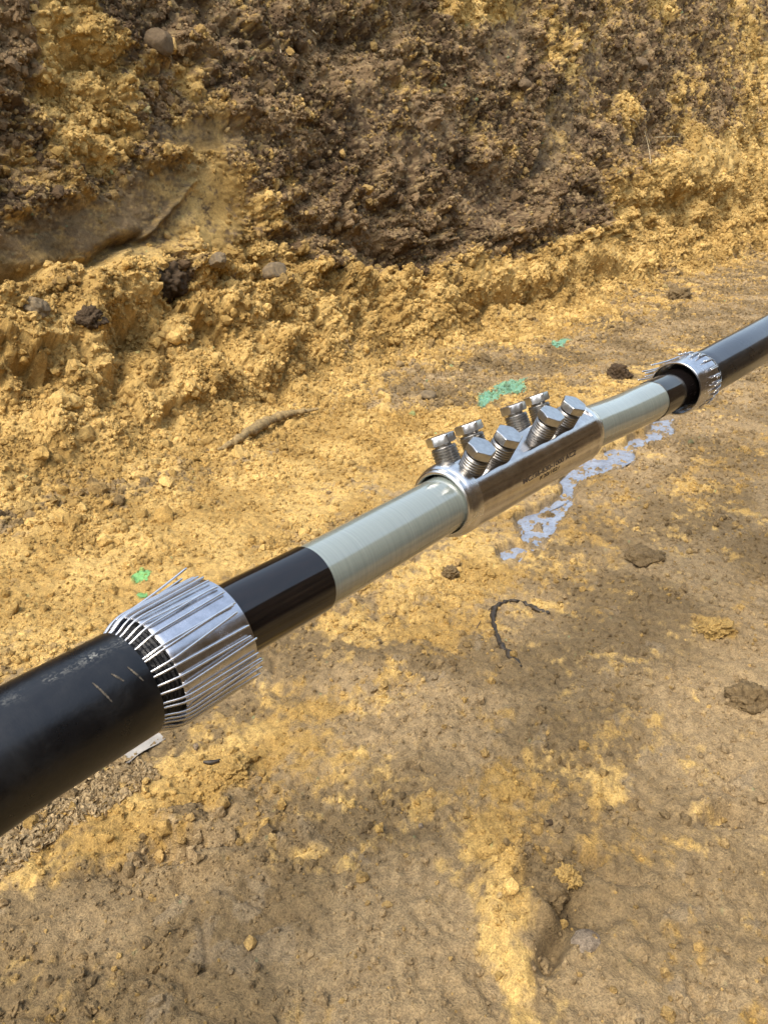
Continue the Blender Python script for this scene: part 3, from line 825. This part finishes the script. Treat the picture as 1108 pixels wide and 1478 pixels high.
def make_cable(path, base, uJ, uG, uEnd, label, flip, rj, jmat, sleeve_len, gap, nwire, wire_fn, tilt, rim):
    c = thing('power_cable', base, label, 'cable', 'cable ends joined by the connector')
    us = np.concatenate([np.linspace(0, max(uJ - 1.2, .1), 30), np.linspace(max(uJ - 1.2, .1) + .02, uJ - .002, 70)])
    lathe('jacket', path, list(us) + [uJ - .0006, uJ, uJ, uJ - .01], [rj] * len(us) + [rj - .0004, rj - .0012, RI + .0045, RI + .0045], jmat, c, 96, flip)
    off = lambda U: np.clip((U - uJ) / .075, -.2, 1.2) * tilt
    u0, u1 = uJ + gap, uJ + gap + sleeve_len
    # black bedding under the wires: slightly wrinkled rubber
    ub = np.linspace(uJ - .005, u1 - .030, 60)
    rb = RI + .0055 + .0006 * np.sin(np.arange(60) * 1.7) + .0003 * np.sin(np.arange(60) * .63)
    rb2 = np.concatenate([rb, np.linspace(rb[-1], RSEM + .0004, 8)]); ub2 = np.concatenate([ub, ub[-1] + .0012 * np.array([.2, .9, .4, 1.2, .6, 1.3, .9, .9])])
    lathe('bedding', path, ub2, rb2, M['bed'], c, 64, flip)
    # metal sleeve: thin rolled sheet, a little out of round
    oor = lambda U, A, RR: RR * (1 + .004 * np.sin(2 * A + 1) + .003 * np.sin(3 * A))
    lathe('metal_sleeve', path, [u0 + .001, u0, u0 + .0008] + list(np.linspace(u0 + .004, u1 - .002, 10)) + [u1 - .0004, u1, u1, u1 - .0005] + list(np.linspace(u1 - .003, u0 + .001, 6)),
          [RS - .0015, RS - .0006, RS] + [RS] * 10 + [RS, RS - .0004, RS - rim, RS - rim - .0002] + [RS - rim - .0002] * 6, M['sleeve'], c, 96, flip, off, oor and R(40), oor)
    for k in range(nwire):
        a0, sl, length, lift, n_ = wire_fn(k)
        q = np.array([-.005, -.001, .003, .007, .0105, gap + .003])
        r_ = np.array([RI + .0062, RI + .0068, RI + .0085, RI + .0112, RS + .0002, RS + .0017])
        tail = np.linspace(gap + .010, max(length, gap + .014), 12)
        bend = .0003 * math.sin(k * 2.3) * np.sin(np.linspace(0, 3.1, 12))
        q = np.concatenate([q, tail]); r_ = np.concatenate([r_, RS + .0017 + lift * np.linspace(.05, 1, 12) ** 1.5 + np.abs(bend) * .4])
        aa = a0 + sl * np.clip(q - gap, 0, 9) / .06 + np.concatenate([np.zeros(6), bend * 6])
        C = path.pt(uJ + q, aa, r_, flip) + off(uJ + q)[:, None] * np.array([0, 0, -1.0])
        # smooth the polyline once
        Lq = np.concatenate([[0], np.cumsum(np.linalg.norm(np.diff(C, axis=0), axis=1))])
        tt = np.linspace(0, Lq[-1], 44); Cs = np.stack([np.interp(tt, Lq, C[:, i_]) for i_ in range(3)], 1)
        for _ in range(5): Cs[1:-1] = (Cs[:-2] + 2 * Cs[1:-1] + Cs[2:]) / 4
        tube('screen_wire', Cs, .00082 if flip > 0 else .00105, M['wire'], c, 8)
    us = np.linspace(uJ - .01, uG, 24)
    lathe('semiconductor_layer', path, list(us) + [uG + .0002, uG + .0004], [RSEM] * 24 + [RSEM - .0003, RI - .0004], M['semicon'], c, 96, flip)
    us = np.linspace(uG - .004, uEnd, 50)
    lathe('insulation', path, us, [RI] * 50, M['insul'], c, 96, flip)
    return c

def wires_left(k):
    a0 = 2 * np.pi * (k + .34 * random.uniform(-1, 1)) / 42
    grp = math.sin(k * 1.9) + .6 * math.sin(k * .7 + 1)
    sl = .085 * grp + random.uniform(-.04, .04)
    ad = (math.degrees(a0) + 180) % 360 - 180
    lift = random.uniform(0, .0006) + (.0070 if -90 < ad < -38 else 0) * random.uniform(.5, 1.1) + (.0008 if ad > 95 else 0)
    return a0, sl, .0725 + random.uniform(-.004, .0015) + (.0035 if ad > 70 or -90 < ad < -38 else 0), lift, k
near = make_cable(PL, base_l, uJ, uG, uC + .012, 'near power cable with fat black jacket, long folded wires over a bright metal sleeve', 1, RJ, M['jacket'], .0605, .0135, 42, wires_left, .0008, .0014)

def wires_right(k):
    pair = k // 2
    a0 = 2 * np.pi * (pair + .5 * (k % 2) * .42 + .18 * math.sin(pair * 5.1)) / 22
    ad = (math.degrees(a0) + 180) % 360 - 180
    far = -150 < ad < -35
    length = .012 + .016 + random.uniform(-.004, .008) if not far else .080 + random.uniform(-.01, .020)
    return a0, random.uniform(-.10, .10), length, (.0065 if far else random.uniform(.0012, .0032)), k
farc = make_cable(PR, base_r, uJr, uGr, uCr + .012, 'far power cable with black jacket rising to the right, short wire ends over its sleeve', -1, .0353, M['jacket_plain'], uSr - uJr + .004 - .0115, .0115, 44, wires_right, 0.0, .0022)

# dusty rub marks and white crayon strokes on the jackets
def mark(path, parent, pts, w, r, mat, name, flip=1):
    """thin raised stroke lying on the jacket; pts (u, angle)."""
    pts = np.array(pts, float); n = 14
    t = np.linspace(0, 1, n); src = np.linspace(0, 1, len(pts))
    u = np.interp(t, src, pts[:, 0]); a = np.interp(t, src, pts[:, 1])
    du, da = np.gradient(u), np.gradient(a) * r
    L = np.hypot(du, da) + 1e-9; pu, pa = -da / L, du / L / r
    wid = w * (.35 + .65 * np.sin(np.linspace(.25, 2.9, n))) * (1 + .35 * np.sin(np.arange(n) * 2.7 + w * 1e4))
    rows = [path.pt(u + pu * wid * o_, a + pa * wid * o_, np.full(n, r + .00025), flip) for o_ in (-1, 0, 1)]
    Vt = np.stack(rows, 1).reshape(-1, 3)
    build(name, Vt, grid_faces(n, 3, False), mat, parent)
d2 = R(1)
for du_, a1, a2 in ((.030, 34, 58), (.018, 35, 47), (.0075, 37, 56)):
    mark(PL, near, [(uJ - du_ - .004, a1 * d2), (uJ - du_ - .002, (a1 + a2) / 2 * d2), (uJ - du_, a2 * d2)], .0006, RJ, M['chalk'], 'dust_mark')
uw = PR.u(3)
for pts in ([(uw + .008, R(20)), (uw + .012, R(30)), (uw + .018, R(42))], [(uw + .014, R(34)), (uw + .012, R(46))], [(uw + .022, R(40)), (uw + .02, R(46))]):
    mark(PR, farc, pts, .0016, .0353, M['white_mark'], 'white_mark', -1)

# ------------------------------------------------------------------ shear bolt connector
cl, crr = at(640, 725.6, Zl(643)), at(834, 622.8, Zr(837))
e = nrm(crr - cl)
PC = Path([cl - e * .006, cl + (crr - cl) * .33, cl + (crr - cl) * .66, crr + e * .002])
LC = PC.L[-1]
RB = .0372
conn = thing('shear_bolt_connector', PC.pos(LC / 2), 'shiny aluminium connector tube with eight hex head bolts joining the two cables', 'connector')
BU = np.array([np.linalg.norm(at(q, 730.3 - .5273 * (q - 643), Zl(q)) - cl) + .006 for q in (664, 703, 765, 797)])
PHI, HALF, ROT = R(23), R(19.5), R(0)
def flat_r(U, A, RR):
    A = (A + np.pi) % (2 * np.pi) - np.pi
    on = sstep(U, .0195, .0215) * sstep(LC - U, .0195, .0215)
    dip = sum(np.exp(-((U - b_) / .0135) ** 4) for b_ in BU)
    out = RR
    for sgn in (-1, 1):
        hh = RB * math.cos(HALF) - .0005 * dip
        ca_ = np.cos(A - ROT - sgn * PHI)
        lim = np.where(ca_ > .3, hh / np.maximum(ca_, .3), 9)
        out = np.where(on > .5, np.minimum(out, lim), out)
    return out
prof = [(.028, .0290), (.006, .0290), (.0024, .0293), (.0010, .0298), (.0002, .0306), (.0002, .0322), (.0010, .0335), (.0024, .0341), (.0042, .0341), (.0052, .0344), (.0062, .0352), (.0078, .0360), (.0100, .0367), (.0130, .0371), (.0165, RB)]
us = [p[0] for p in prof] + [.0194, .0196, .0205, .0216] + list(np.linspace(.024, LC - .024, 110)) + [LC - .0216, LC - .0205, LC - .0196, LC - .0194] + [LC - p[0] for p in prof[::-1]]
rs = [p[1] for p in prof] + [RB] * (4 + 110 + 4) + [p[1] for p in prof[::-1]]
nb = len(prof)
body = lathe('connector_body', PC, us, rs, M['tin'], conn, 200, 1, None, R(24), flat_r)
body.data.materials.append(M['tin_turned'])
mi = np.zeros(len(body.data.polygons), np.int32)
ring = np.arange(len(mi)) // 200
mi[(ring < nb + 1) | (ring > len(us) - nb - 3)] = 1
body.data.polygons.foreach_set('material_index', mi)

def lathe_local(prof, nseg, phase=0.0):
    a = np.linspace(0, 2 * np.pi, nseg, endpoint=False) + phase
    return np.vstack([np.stack([r_ * np.cos(a), r_ * np.sin(a), np.full(nseg, z_)], 1) for z_, r_ in prof]), grid_faces(len(prof), nseg)
def cap(n, start): return [list(range(start, start + n))]
# shank: plain foot, five thread rings, thin shear neck
sh = [(-.010, .0125), (.0005, .0125)]
for k in range(5):
    z0 = .0008 + k * .0029
    sh += [(z0, .0120), (z0 + .0006, .0129), (z0 + .0017, .0129), (z0 + .0024, .0120)]
sh += [(.0154, .0124), (.0162, .0118), (.0164, .0086), (.0184, .0084), (.0192, .0088)]
shV, shF = lathe_local(sh, 40)
me_sh = mesh_from('bolt', shV, shF, M['bolt'], True, R(40))
rh, hh_ = .0148, .0090
def hexring(z_, r_, chamf=0):
    a = np.arange(24) / 24 * 2 * np.pi
    rr_ = r_ * math.cos(math.pi / 6) / np.cos((a % (math.pi / 3)) - math.pi / 6)
    if chamf: rr_ = np.minimum(rr_, chamf)
    return np.stack([rr_ * np.cos(a), rr_ * np.sin(a), np.full(24, z_)], 1)
hz = .0190
hv = np.vstack([np.array([[0, 0, hz]]), hexring(hz, rh, .0133), hexring(hz + .0007, rh), hexring(hz + hh_ - .0009, rh), hexring(hz + hh_ - .0003, rh * .985, .0141), hexring(hz + hh_, rh * .95, .0132), np.array([[0, 0, hz + hh_ - .0001]])])
hf = grid_faces(5, 24) + 1
j = np.arange(24); jn = (j + 1) % 24
hb = np.stack([np.zeros(24, int), 1 + jn, 1 + j], 1); ht = np.stack([97 + j, 97 + jn, np.full(24, 121)], 1)
me_hd = mesh_from('bolt_head', hv, [hf, hb, ht], M['head'], True, R(20))
for side in (1, -1):
    for k, b_ in enumerate(BU):
        C, T, W, Mx = PC.frame(np.array(b_))
        ph = ROT + side * (PHI + R(2))
        ax = nrm(math.cos(ph) * W + math.sin(ph) * Mx)
        p = C + nrm(math.cos(side * PHI) * W + math.sin(side * PHI) * Mx) * (RB * math.cos(HALF) - .0012) - np.array(conn.location)
        bo = link('bolt', me_sh, conn)
        xax = nrm(T - (T @ ax) * ax); yax = np.cross(ax, xax)
        mat = Matrix(((xax[0], yax[0], ax[0], p[0]), (xax[1], yax[1], ax[1], p[1]), (xax[2], yax[2], ax[2], p[2]), (0, 0, 0, 1)))
        bo.matrix_local = mat
        hd = link('bolt_head', me_hd, bo)
        hd.rotation_euler = (0, 0, R([14, 20, 8, 24, 3, 12, 18, 6][k + (0 if side > 0 else 4)]))

# ink-jet marking along the camera-facing side
def printed(text, u_mid, a_mid, height, width):
    cu = bpy.data.curves.new('lettering', 'FONT'); cu.body = text; cu.offset = .012; cu.align_x = 'CENTER'; cu.align_y = 'CENTER'
    to = bpy.data.objects.new('lettering', cu); col.objects.link(to)
    bpy.context.view_layer.update()
    me = bpy.data.meshes.new_from_object(to.evaluated_get(bpy.context.evaluated_depsgraph_get()))
    bpy.data.objects.remove(to)
    co = np.empty(len(me.vertices) * 3, np.float32); me.vertices.foreach_get('co', co); co = co.reshape(-1, 3)
    x, y = co[:, 0], co[:, 1]
    x = (x - x.mean()) if False else x - (x.max() + x.min()) / 2; y = y - (y.max() + y.min()) / 2
    u = u_mid + x / (x.max() - x.min()) * width; a = a_mid - y / (y.max() - y.min()) * height / RB
    W = PC.pt(u, a, np.full(len(u), RB + .00022))
    me.vertices.foreach_set('co', (W - np.array(conn.location) - np.array(body.location)).astype(np.float32).ravel())
    me.materials.clear(); me.materials.append(M['ink']); me.update()
    o = link('printed_code', me, body)
    return o
printed('MC/36-630-1000 ACZ', .152, R(84), .0056, .118)
printed('K20/1021', .150, R(94.5), .0046, .042)

# ------------------------------------------------------------------ things lying in the trench
SOIL_TONES = {'brown_clod': (.185, .130, .064), 'sand_clod': (.40, .265, .09), 'peat': (.075, .050, .028), 'earthy_stone': (.15, .105, .060), 'pale_stone': (.24, .19, .135)}
def lump(name, px, py, w, hgt, depth, mat, label, cat, group=None, rough=.25, seed=1, sink=.3, flat=False, fr=2.0, rot=0.0, level=None, cuts=0):
    """irregular stone or clod, w/hgt/depth in metres, half bedded at the photographed spot."""
    import bmesh
    level = level or (4 if cuts else 5)
    bm = bmesh.new(); bmesh.ops.create_icosphere(bm, subdivisions=level, radius=1.0)
    Vt = np.array([v_.co[:] for v_ in bm.verts]); F = np.array([[q.index for q in f_.verts] for f_ in bm.faces]); bm.free()
    def n3d(f, sd):
        x, y, z = (Vt * f + seed * 1.7).T
        return (perlin(x + .37 * z, y - .21 * z, sd) + perlin(y + .31 * x, z - .27 * x, sd + 1) + perlin(z + .29 * y, x - .33 * y, sd + 2)) / 1.8
    n1, n2, n3 = n3d(fr * .8, seed), n3d(fr * 2.2, seed + 5), np.abs(n3d(fr * 4.5, seed + 9))
    n4 = np.abs(n3d(fr * 9, seed + 17)) if cuts == 0 else 0
    n5 = n3d(fr * 17, seed + 23) if cuts == 0 else 0
    Vt = Vt * (1 + rough * (n1 + .6 * n2 + .5 * n3 + .36 * n4 + .15 * n5))[:, None]
    cr_ = np.random.default_rng(seed)
    for _ in range(cuts):                                 # broken faces
        q = cr_.normal(size=3); q /= np.linalg.norm(q); off_ = cr_.uniform(.62, .85)
        ex_ = Vt @ q - off_
        Vt = Vt - np.where(ex_ > 0, ex_ * .92, 0)[:, None] * q
    c, s_ = math.cos(rot), math.sin(rot)
    Vt = Vt * np.array([w / 2, depth / 2, hgt / 2])
    Vt = np.stack([Vt[:, 0] * c - Vt[:, 1] * s_, Vt[:, 0] * s_ + Vt[:, 1] * c, Vt[:, 2]], 1)
    p, n, Z = pick(px, py)
    tone = SOIL_TONES.get(mat.name)
    nn = nrm(n * .6 + np.array([0, 0, .6])); p = p + nn * hgt * (.5 - sink)
    xa = nrm(np.cross(np.array([0, 1, 0]), nn)); ya = np.cross(nn, xa)
    Vt = Vt[:, :1] * xa + Vt[:, 1:2] * ya + Vt[:, 2:] * nn + p
    at_ = None
    if tone is not None:                                  # clods share the soil's own material and grain
        v_ = (.82 + .5 * (n3 if cuts == 0 else .3) + .18 * n2)[:, None]
        at_ = {'Col': ('FLOAT_COLOR', np.concatenate([np.array(tone) * v_, np.ones((len(Vt), 1))], 1))}
        mat = M['soil']
    o = build(name, Vt, F, mat, loc=Vector(p), smooth=not flat, attrs=at_)
    return tag(o, label, cat, group)
px2m = lambda px, py, n_: pick(px, py)[2] * n_ / FPX
def L(name, px, py, wpx, hpx, mat, label, cat, **kw):
    w, h_ = px2m(px, py, wpx), px2m(px, py, hpx)
    return lump(name, px, py, w, h_ * 1.1, w * kw.pop('dep', .9), M[mat], label, cat, **kw)
L('stone', 395, 396, 36, 24, 'stone', 'rounded grey cobble half bedded in the sandy ledge of the far wall', 'stone', rough=.10, cuts=2, seed=3, sink=.25)
L('stone', 310, 378, 24, 26, 'stone', 'upright angular grey stone in the sand left of the rounded cobble', 'stone', rough=.25, cuts=7, seed=4, sink=.3)
L('stone', 48, 446, 40, 26, 'stone', 'flat angular grey stone at the left edge on the sand mound', 'stone', rough=.28, cuts=7, seed=6, sink=.3)
L('stone', 616, 576, 26, 18, 'stone', 'brown stone on the trench floor left of the green paint splash', 'stone', rough=.15, cuts=7, seed=8, sink=.3)
L('stone', 232, 60, 40, 34, 'earthy_stone', 'smooth brown stone stuck high in the dark upper bank', 'stone', rough=.12, cuts=7, seed=9, sink=.5)
L('stone', 757, 127, 20, 16, 'earthy_stone', 'round brown stone high in the dark bank towards the right', 'stone', rough=.12, cuts=7, seed=10, sink=.3)
L('stone', 925, 95, 24, 14, 'earthy_stone', 'long brown stone sticking out of the upper right bank', 'stone', rough=.12, cuts=7, seed=12, sink=.3)
L('stone', 848, 1362, 46, 26, 'pale_stone', 'pale flat stone pressed flush into the brown floor at the lower right', 'stone', rough=.08, cuts=1, seed=13, sink=.80, dep=1.1)
L('stone', 160, 1362, 36, 34, 'stone', 'grey flat stone pressed into the brown floor at the lower left', 'stone', rough=.15, cuts=7, seed=14, sink=.9)
L('stone', 740, 560, 1, 1, 'stone', 'tiny stone beside the green paint splash', 'stone', rough=.1, cuts=7, seed=15) if False else None
L('pebble', 790, 1190, 13, 9, 'peat', 'small dark blue grey pebble on the yellow sand ridge', 'pebble', rough=.1, cuts=7, seed=16, sink=.3)
L('pebble', 608, 1192, 9, 8, 'pale_stone', 'small pale pebble alone on the bare brown floor', 'pebble', rough=.1, cuts=7, seed=17, sink=.3)
L('pebble', 283, 1080, 8, 11, 'pale_stone', 'small white chip on the sand below the near metal sleeve', 'pebble', rough=.25, cuts=7, seed=18, sink=.3)
L('clod', 925, 806, 50, 20, 'brown_clod', 'flattened brown clod alone on the floor right of the connector', 'clod', rough=.34, seed=21, fr=1.8, sink=.45)
L('clod', 1080, 1010, 62, 40, 'brown_clod', 'large ragged brown clod at the right edge of the floor', 'clod', rough=.34, seed=42, fr=2.2, sink=.60)
L('clod', 785, 1290, 56, 44, 'brown_clod', 'smooth faced brown clod beside the yellow sand ridge', 'clod', rough=.30, seed=23, fr=2.2, sink=.45)
L('clod', 815, 1263, 34, 20, 'sand_clod', 'small yellow sand clod leaning against the smooth brown clod', 'clod', rough=.40, seed=24, fr=2.6)
L('clod', 1030, 912, 38, 18, 'sand_clod', 'yellow crumbly sand clod near the right edge of the floor', 'clod', rough=.45, seed=25, fr=3)
L('clod', 650, 830, 20, 18, 'brown_clod', 'small dark clod below the grey insulation of the near cable', 'clod', rough=.4, seed=26)
L('clod', 980, 430, 30, 20, 'brown_clod', 'brown clod on the far floor above the far sleeve', 'clod', rough=.4, seed=27)
L('clod', 893, 545, 30, 22, 'peat', 'dark brown clod standing behind the far grey insulation', 'clod', rough=.4, seed=28)
peat_clod = L('clod', 238, 410, 50, 44, 'peat', 'black rooty clod of peat sitting on the sand ledge', 'clod', rough=.42, seed=29, fr=2.2, sink=.40)
L('clod', 132, 458, 34, 22, 'peat', 'black crumbly clod of peat on the left sand mound', 'clod', rough=.42, seed=30, fr=2.2, sink=.45)
L('clod', 850, 650, 24, 18, 'brown_clod', 'small brown clod lying in the pale puddle', 'clod', rough=.4, seed=32) if False else None
L('clod', 790, 750, 20, 12, 'brown_clod', 'small brown clod standing in the puddle below the connector', 'clod', rough=.4, seed=33, sink=.2)
L('clod', 340, 1112, 40, 34, 'sand_clod', 'broad sandy clod on the floor below the near sleeve', 'clod', rough=.35, seed=34, fr=2.6, sink=.45)
L('clod', 270, 1182, 56, 26, 'brown_clod', 'brown clod roofing a dark hollow below the near cable', 'clod', rough=.35, seed=35, fr=2.0, sink=.58)

def on_ground(pts, lift):
    out = []
    for px, py in pts:
        p, n, _ = pick(px, py); out.append(p + np.array([0, 0, 1]) * lift)
    return np.array(out)
def smooth_line(P, n):
    t = np.linspace(0, len(P) - 1, n); i = np.arange(len(P))
    Q = np.stack([np.interp(t, i, P[:, c]) for c in range(3)], 1)
    for _ in range(6): Q[1:-1] = (Q[:-2] + 2 * Q[1:-1] + Q[2:]) / 4
    return Q
def stick(name, pts, r, mat, label, cat, lift=.004, n=26, group=None, jag=0.0, nseg=10):
    Q = smooth_line(on_ground(pts, lift), n)
    if jag: Q += rng.normal(0, jag, Q.shape)
    rr_ = np.interp(np.linspace(0, 1, n), np.linspace(0, 1, len(r)), r)
    if jag: rr_ = rr_ * rng.uniform(.75, 1.25, n)
    o = tube(name, Q, rr_, M[mat], None, nseg, loc=Vector(Q[0]))
    return tag(o, label, cat, group)
stick('stick', [(318, 662), (345, 644), (375, 624), (400, 612), (430, 604), (462, 600)], [.006, .013, .016, .014, .010, .004], 'bark', 'long dirt covered stick lying against the foot of the sand mound', 'stick', lift=.024, n=48, jag=.0022)
stick('rubber_strip', [(753, 962), (735, 948), (720, 930), (714, 910), (709, 890), (715, 874), (735, 866), (755, 868), (772, 878), (792, 887)], [.0035, .0062, .0055, .004, .0055, .005, .0036, .003, .0045, .003], 'rubber', 'curved black rubber strip half buried in the floor', 'strip', lift=.0005, n=60, jag=.0010)
stick('twig', [(294, 1100), (306, 1103), (318, 1101)], [.002, .0036, .002], 'rubber', 'short black twig on the sand below the near sleeve', 'twig', lift=.002, n=10)
stick('root', [(706, 880), (692, 898), (684, 915)], [.0012, .001, .0006], 'root', 'thin root beside the curved black rubber strip', 'root', lift=.001, n=10)
for pts, lab in [([(909, 178), (921, 180), (925, 200), (928, 210)], 'kinked pale straw at the left of the straw tuft in the dark bank'),
                 ([(929, 188), (934, 203), (939, 214)], 'short pale straw in the middle of the straw tuft in the dark bank'),
                 ([(931, 195), (936, 220), (939, 240)], 'longest hanging straw of the tuft in the dark bank'),
                 ([(946, 203), (960, 201), (975, 200), (984, 203)], 'level pale straw sticking out right of the straw tuft'),
                 ([(400, 55), (404, 75), (407, 98)], 'upright pale straw high in the dark bank left of centre'),
                 ([(455, 50), (463, 62)], 'short pale straw near the top centre of the bank'),
                 ([(842, 268), (862, 281)], 'short slanting straw in the dark bank above the sand blocks'),
                 ([(1046, 505), (1058, 497)], None)]:
    if lab: stick('straw', pts, [.0034, .0030, .0020], 'straw', lab, 'straw', lift=.022, n=14, group='dry straws in the bank', nseg=6)
for k in range(7):
    a = rng.uniform(0, 6.28); p0 = (238 + 14 * math.cos(a), 400 + 12 * math.sin(a))
    Q = smooth_line(on_ground([(238, 402), p0, (238 + 34 * math.cos(a + .4), 404 + 22 * math.sin(a + .4))], .02), 12)
    tube('root', Q, np.linspace(.0026, .0008, 12), M['root'], peat_clod, 6)

# pale strip of film under the near cable
Q = on_ground([(175, 1108), (230, 1060), (200, 1096), (150, 1125)], .006)
p0, _, _ = pick(185, 1098); p1, _, _ = pick(226, 1066)
ex = nrm(p1 - p0); ey = nrm(np.cross(np.array([0, 0, 1.0]), ex)); nfl = 12
rows = []
for i in range(nfl):
    t = i / (nfl - 1); c_ = p0 + (p1 - p0) * (t * 1.3 - .15) + np.array([0, 0, .004 + .002 * math.sin(5 * t)])
    for k in range(5): rows.append(c_ + ey * (k - 2) * .005 + np.array([0, 0, .003 * math.cos(k * 1.4 + 3 * t)]))
Vt = np.array(rows); ff = grid_faces(nfl, 5, False)
Vt = np.vstack([Vt, Vt - np.array([0, 0, .0012])]); ff = np.vstack([ff, ff[:, ::-1] + nfl * 5])
tag(build('plastic_strip', Vt, ff, M['film'], loc=Vector(p0)), 'pale crumpled plastic strip lying on the floor under the near cable', 'plastic strip')

# dry flaked mud under the near cable: a patch of thin chips
fm = np.maximum.reduce([blob(90, 1160, 110, 26, -32, 1.0), blob(30, 1190, 60, 40, -32, 1.0), blob(150, 1120, 70, 30, -32)])
pf = (fm.ravel() > .35) * 1.0
idf = rng.choice(len(pf), 2600, replace=True, p=pf / pf.sum())
sf = rng.uniform(.0016, .0052, 2600).astype(np.float32)
cf = np.ones((2600, 4)); cf[:, :3] = np.array([.37, .275, .150]) * rng.uniform(.7, 1.25, (2600, 1))
tag(crumbs_object('dry_mud_flakes', idf, sf, cf, True, M['crumb'], .22), kind='stuff')
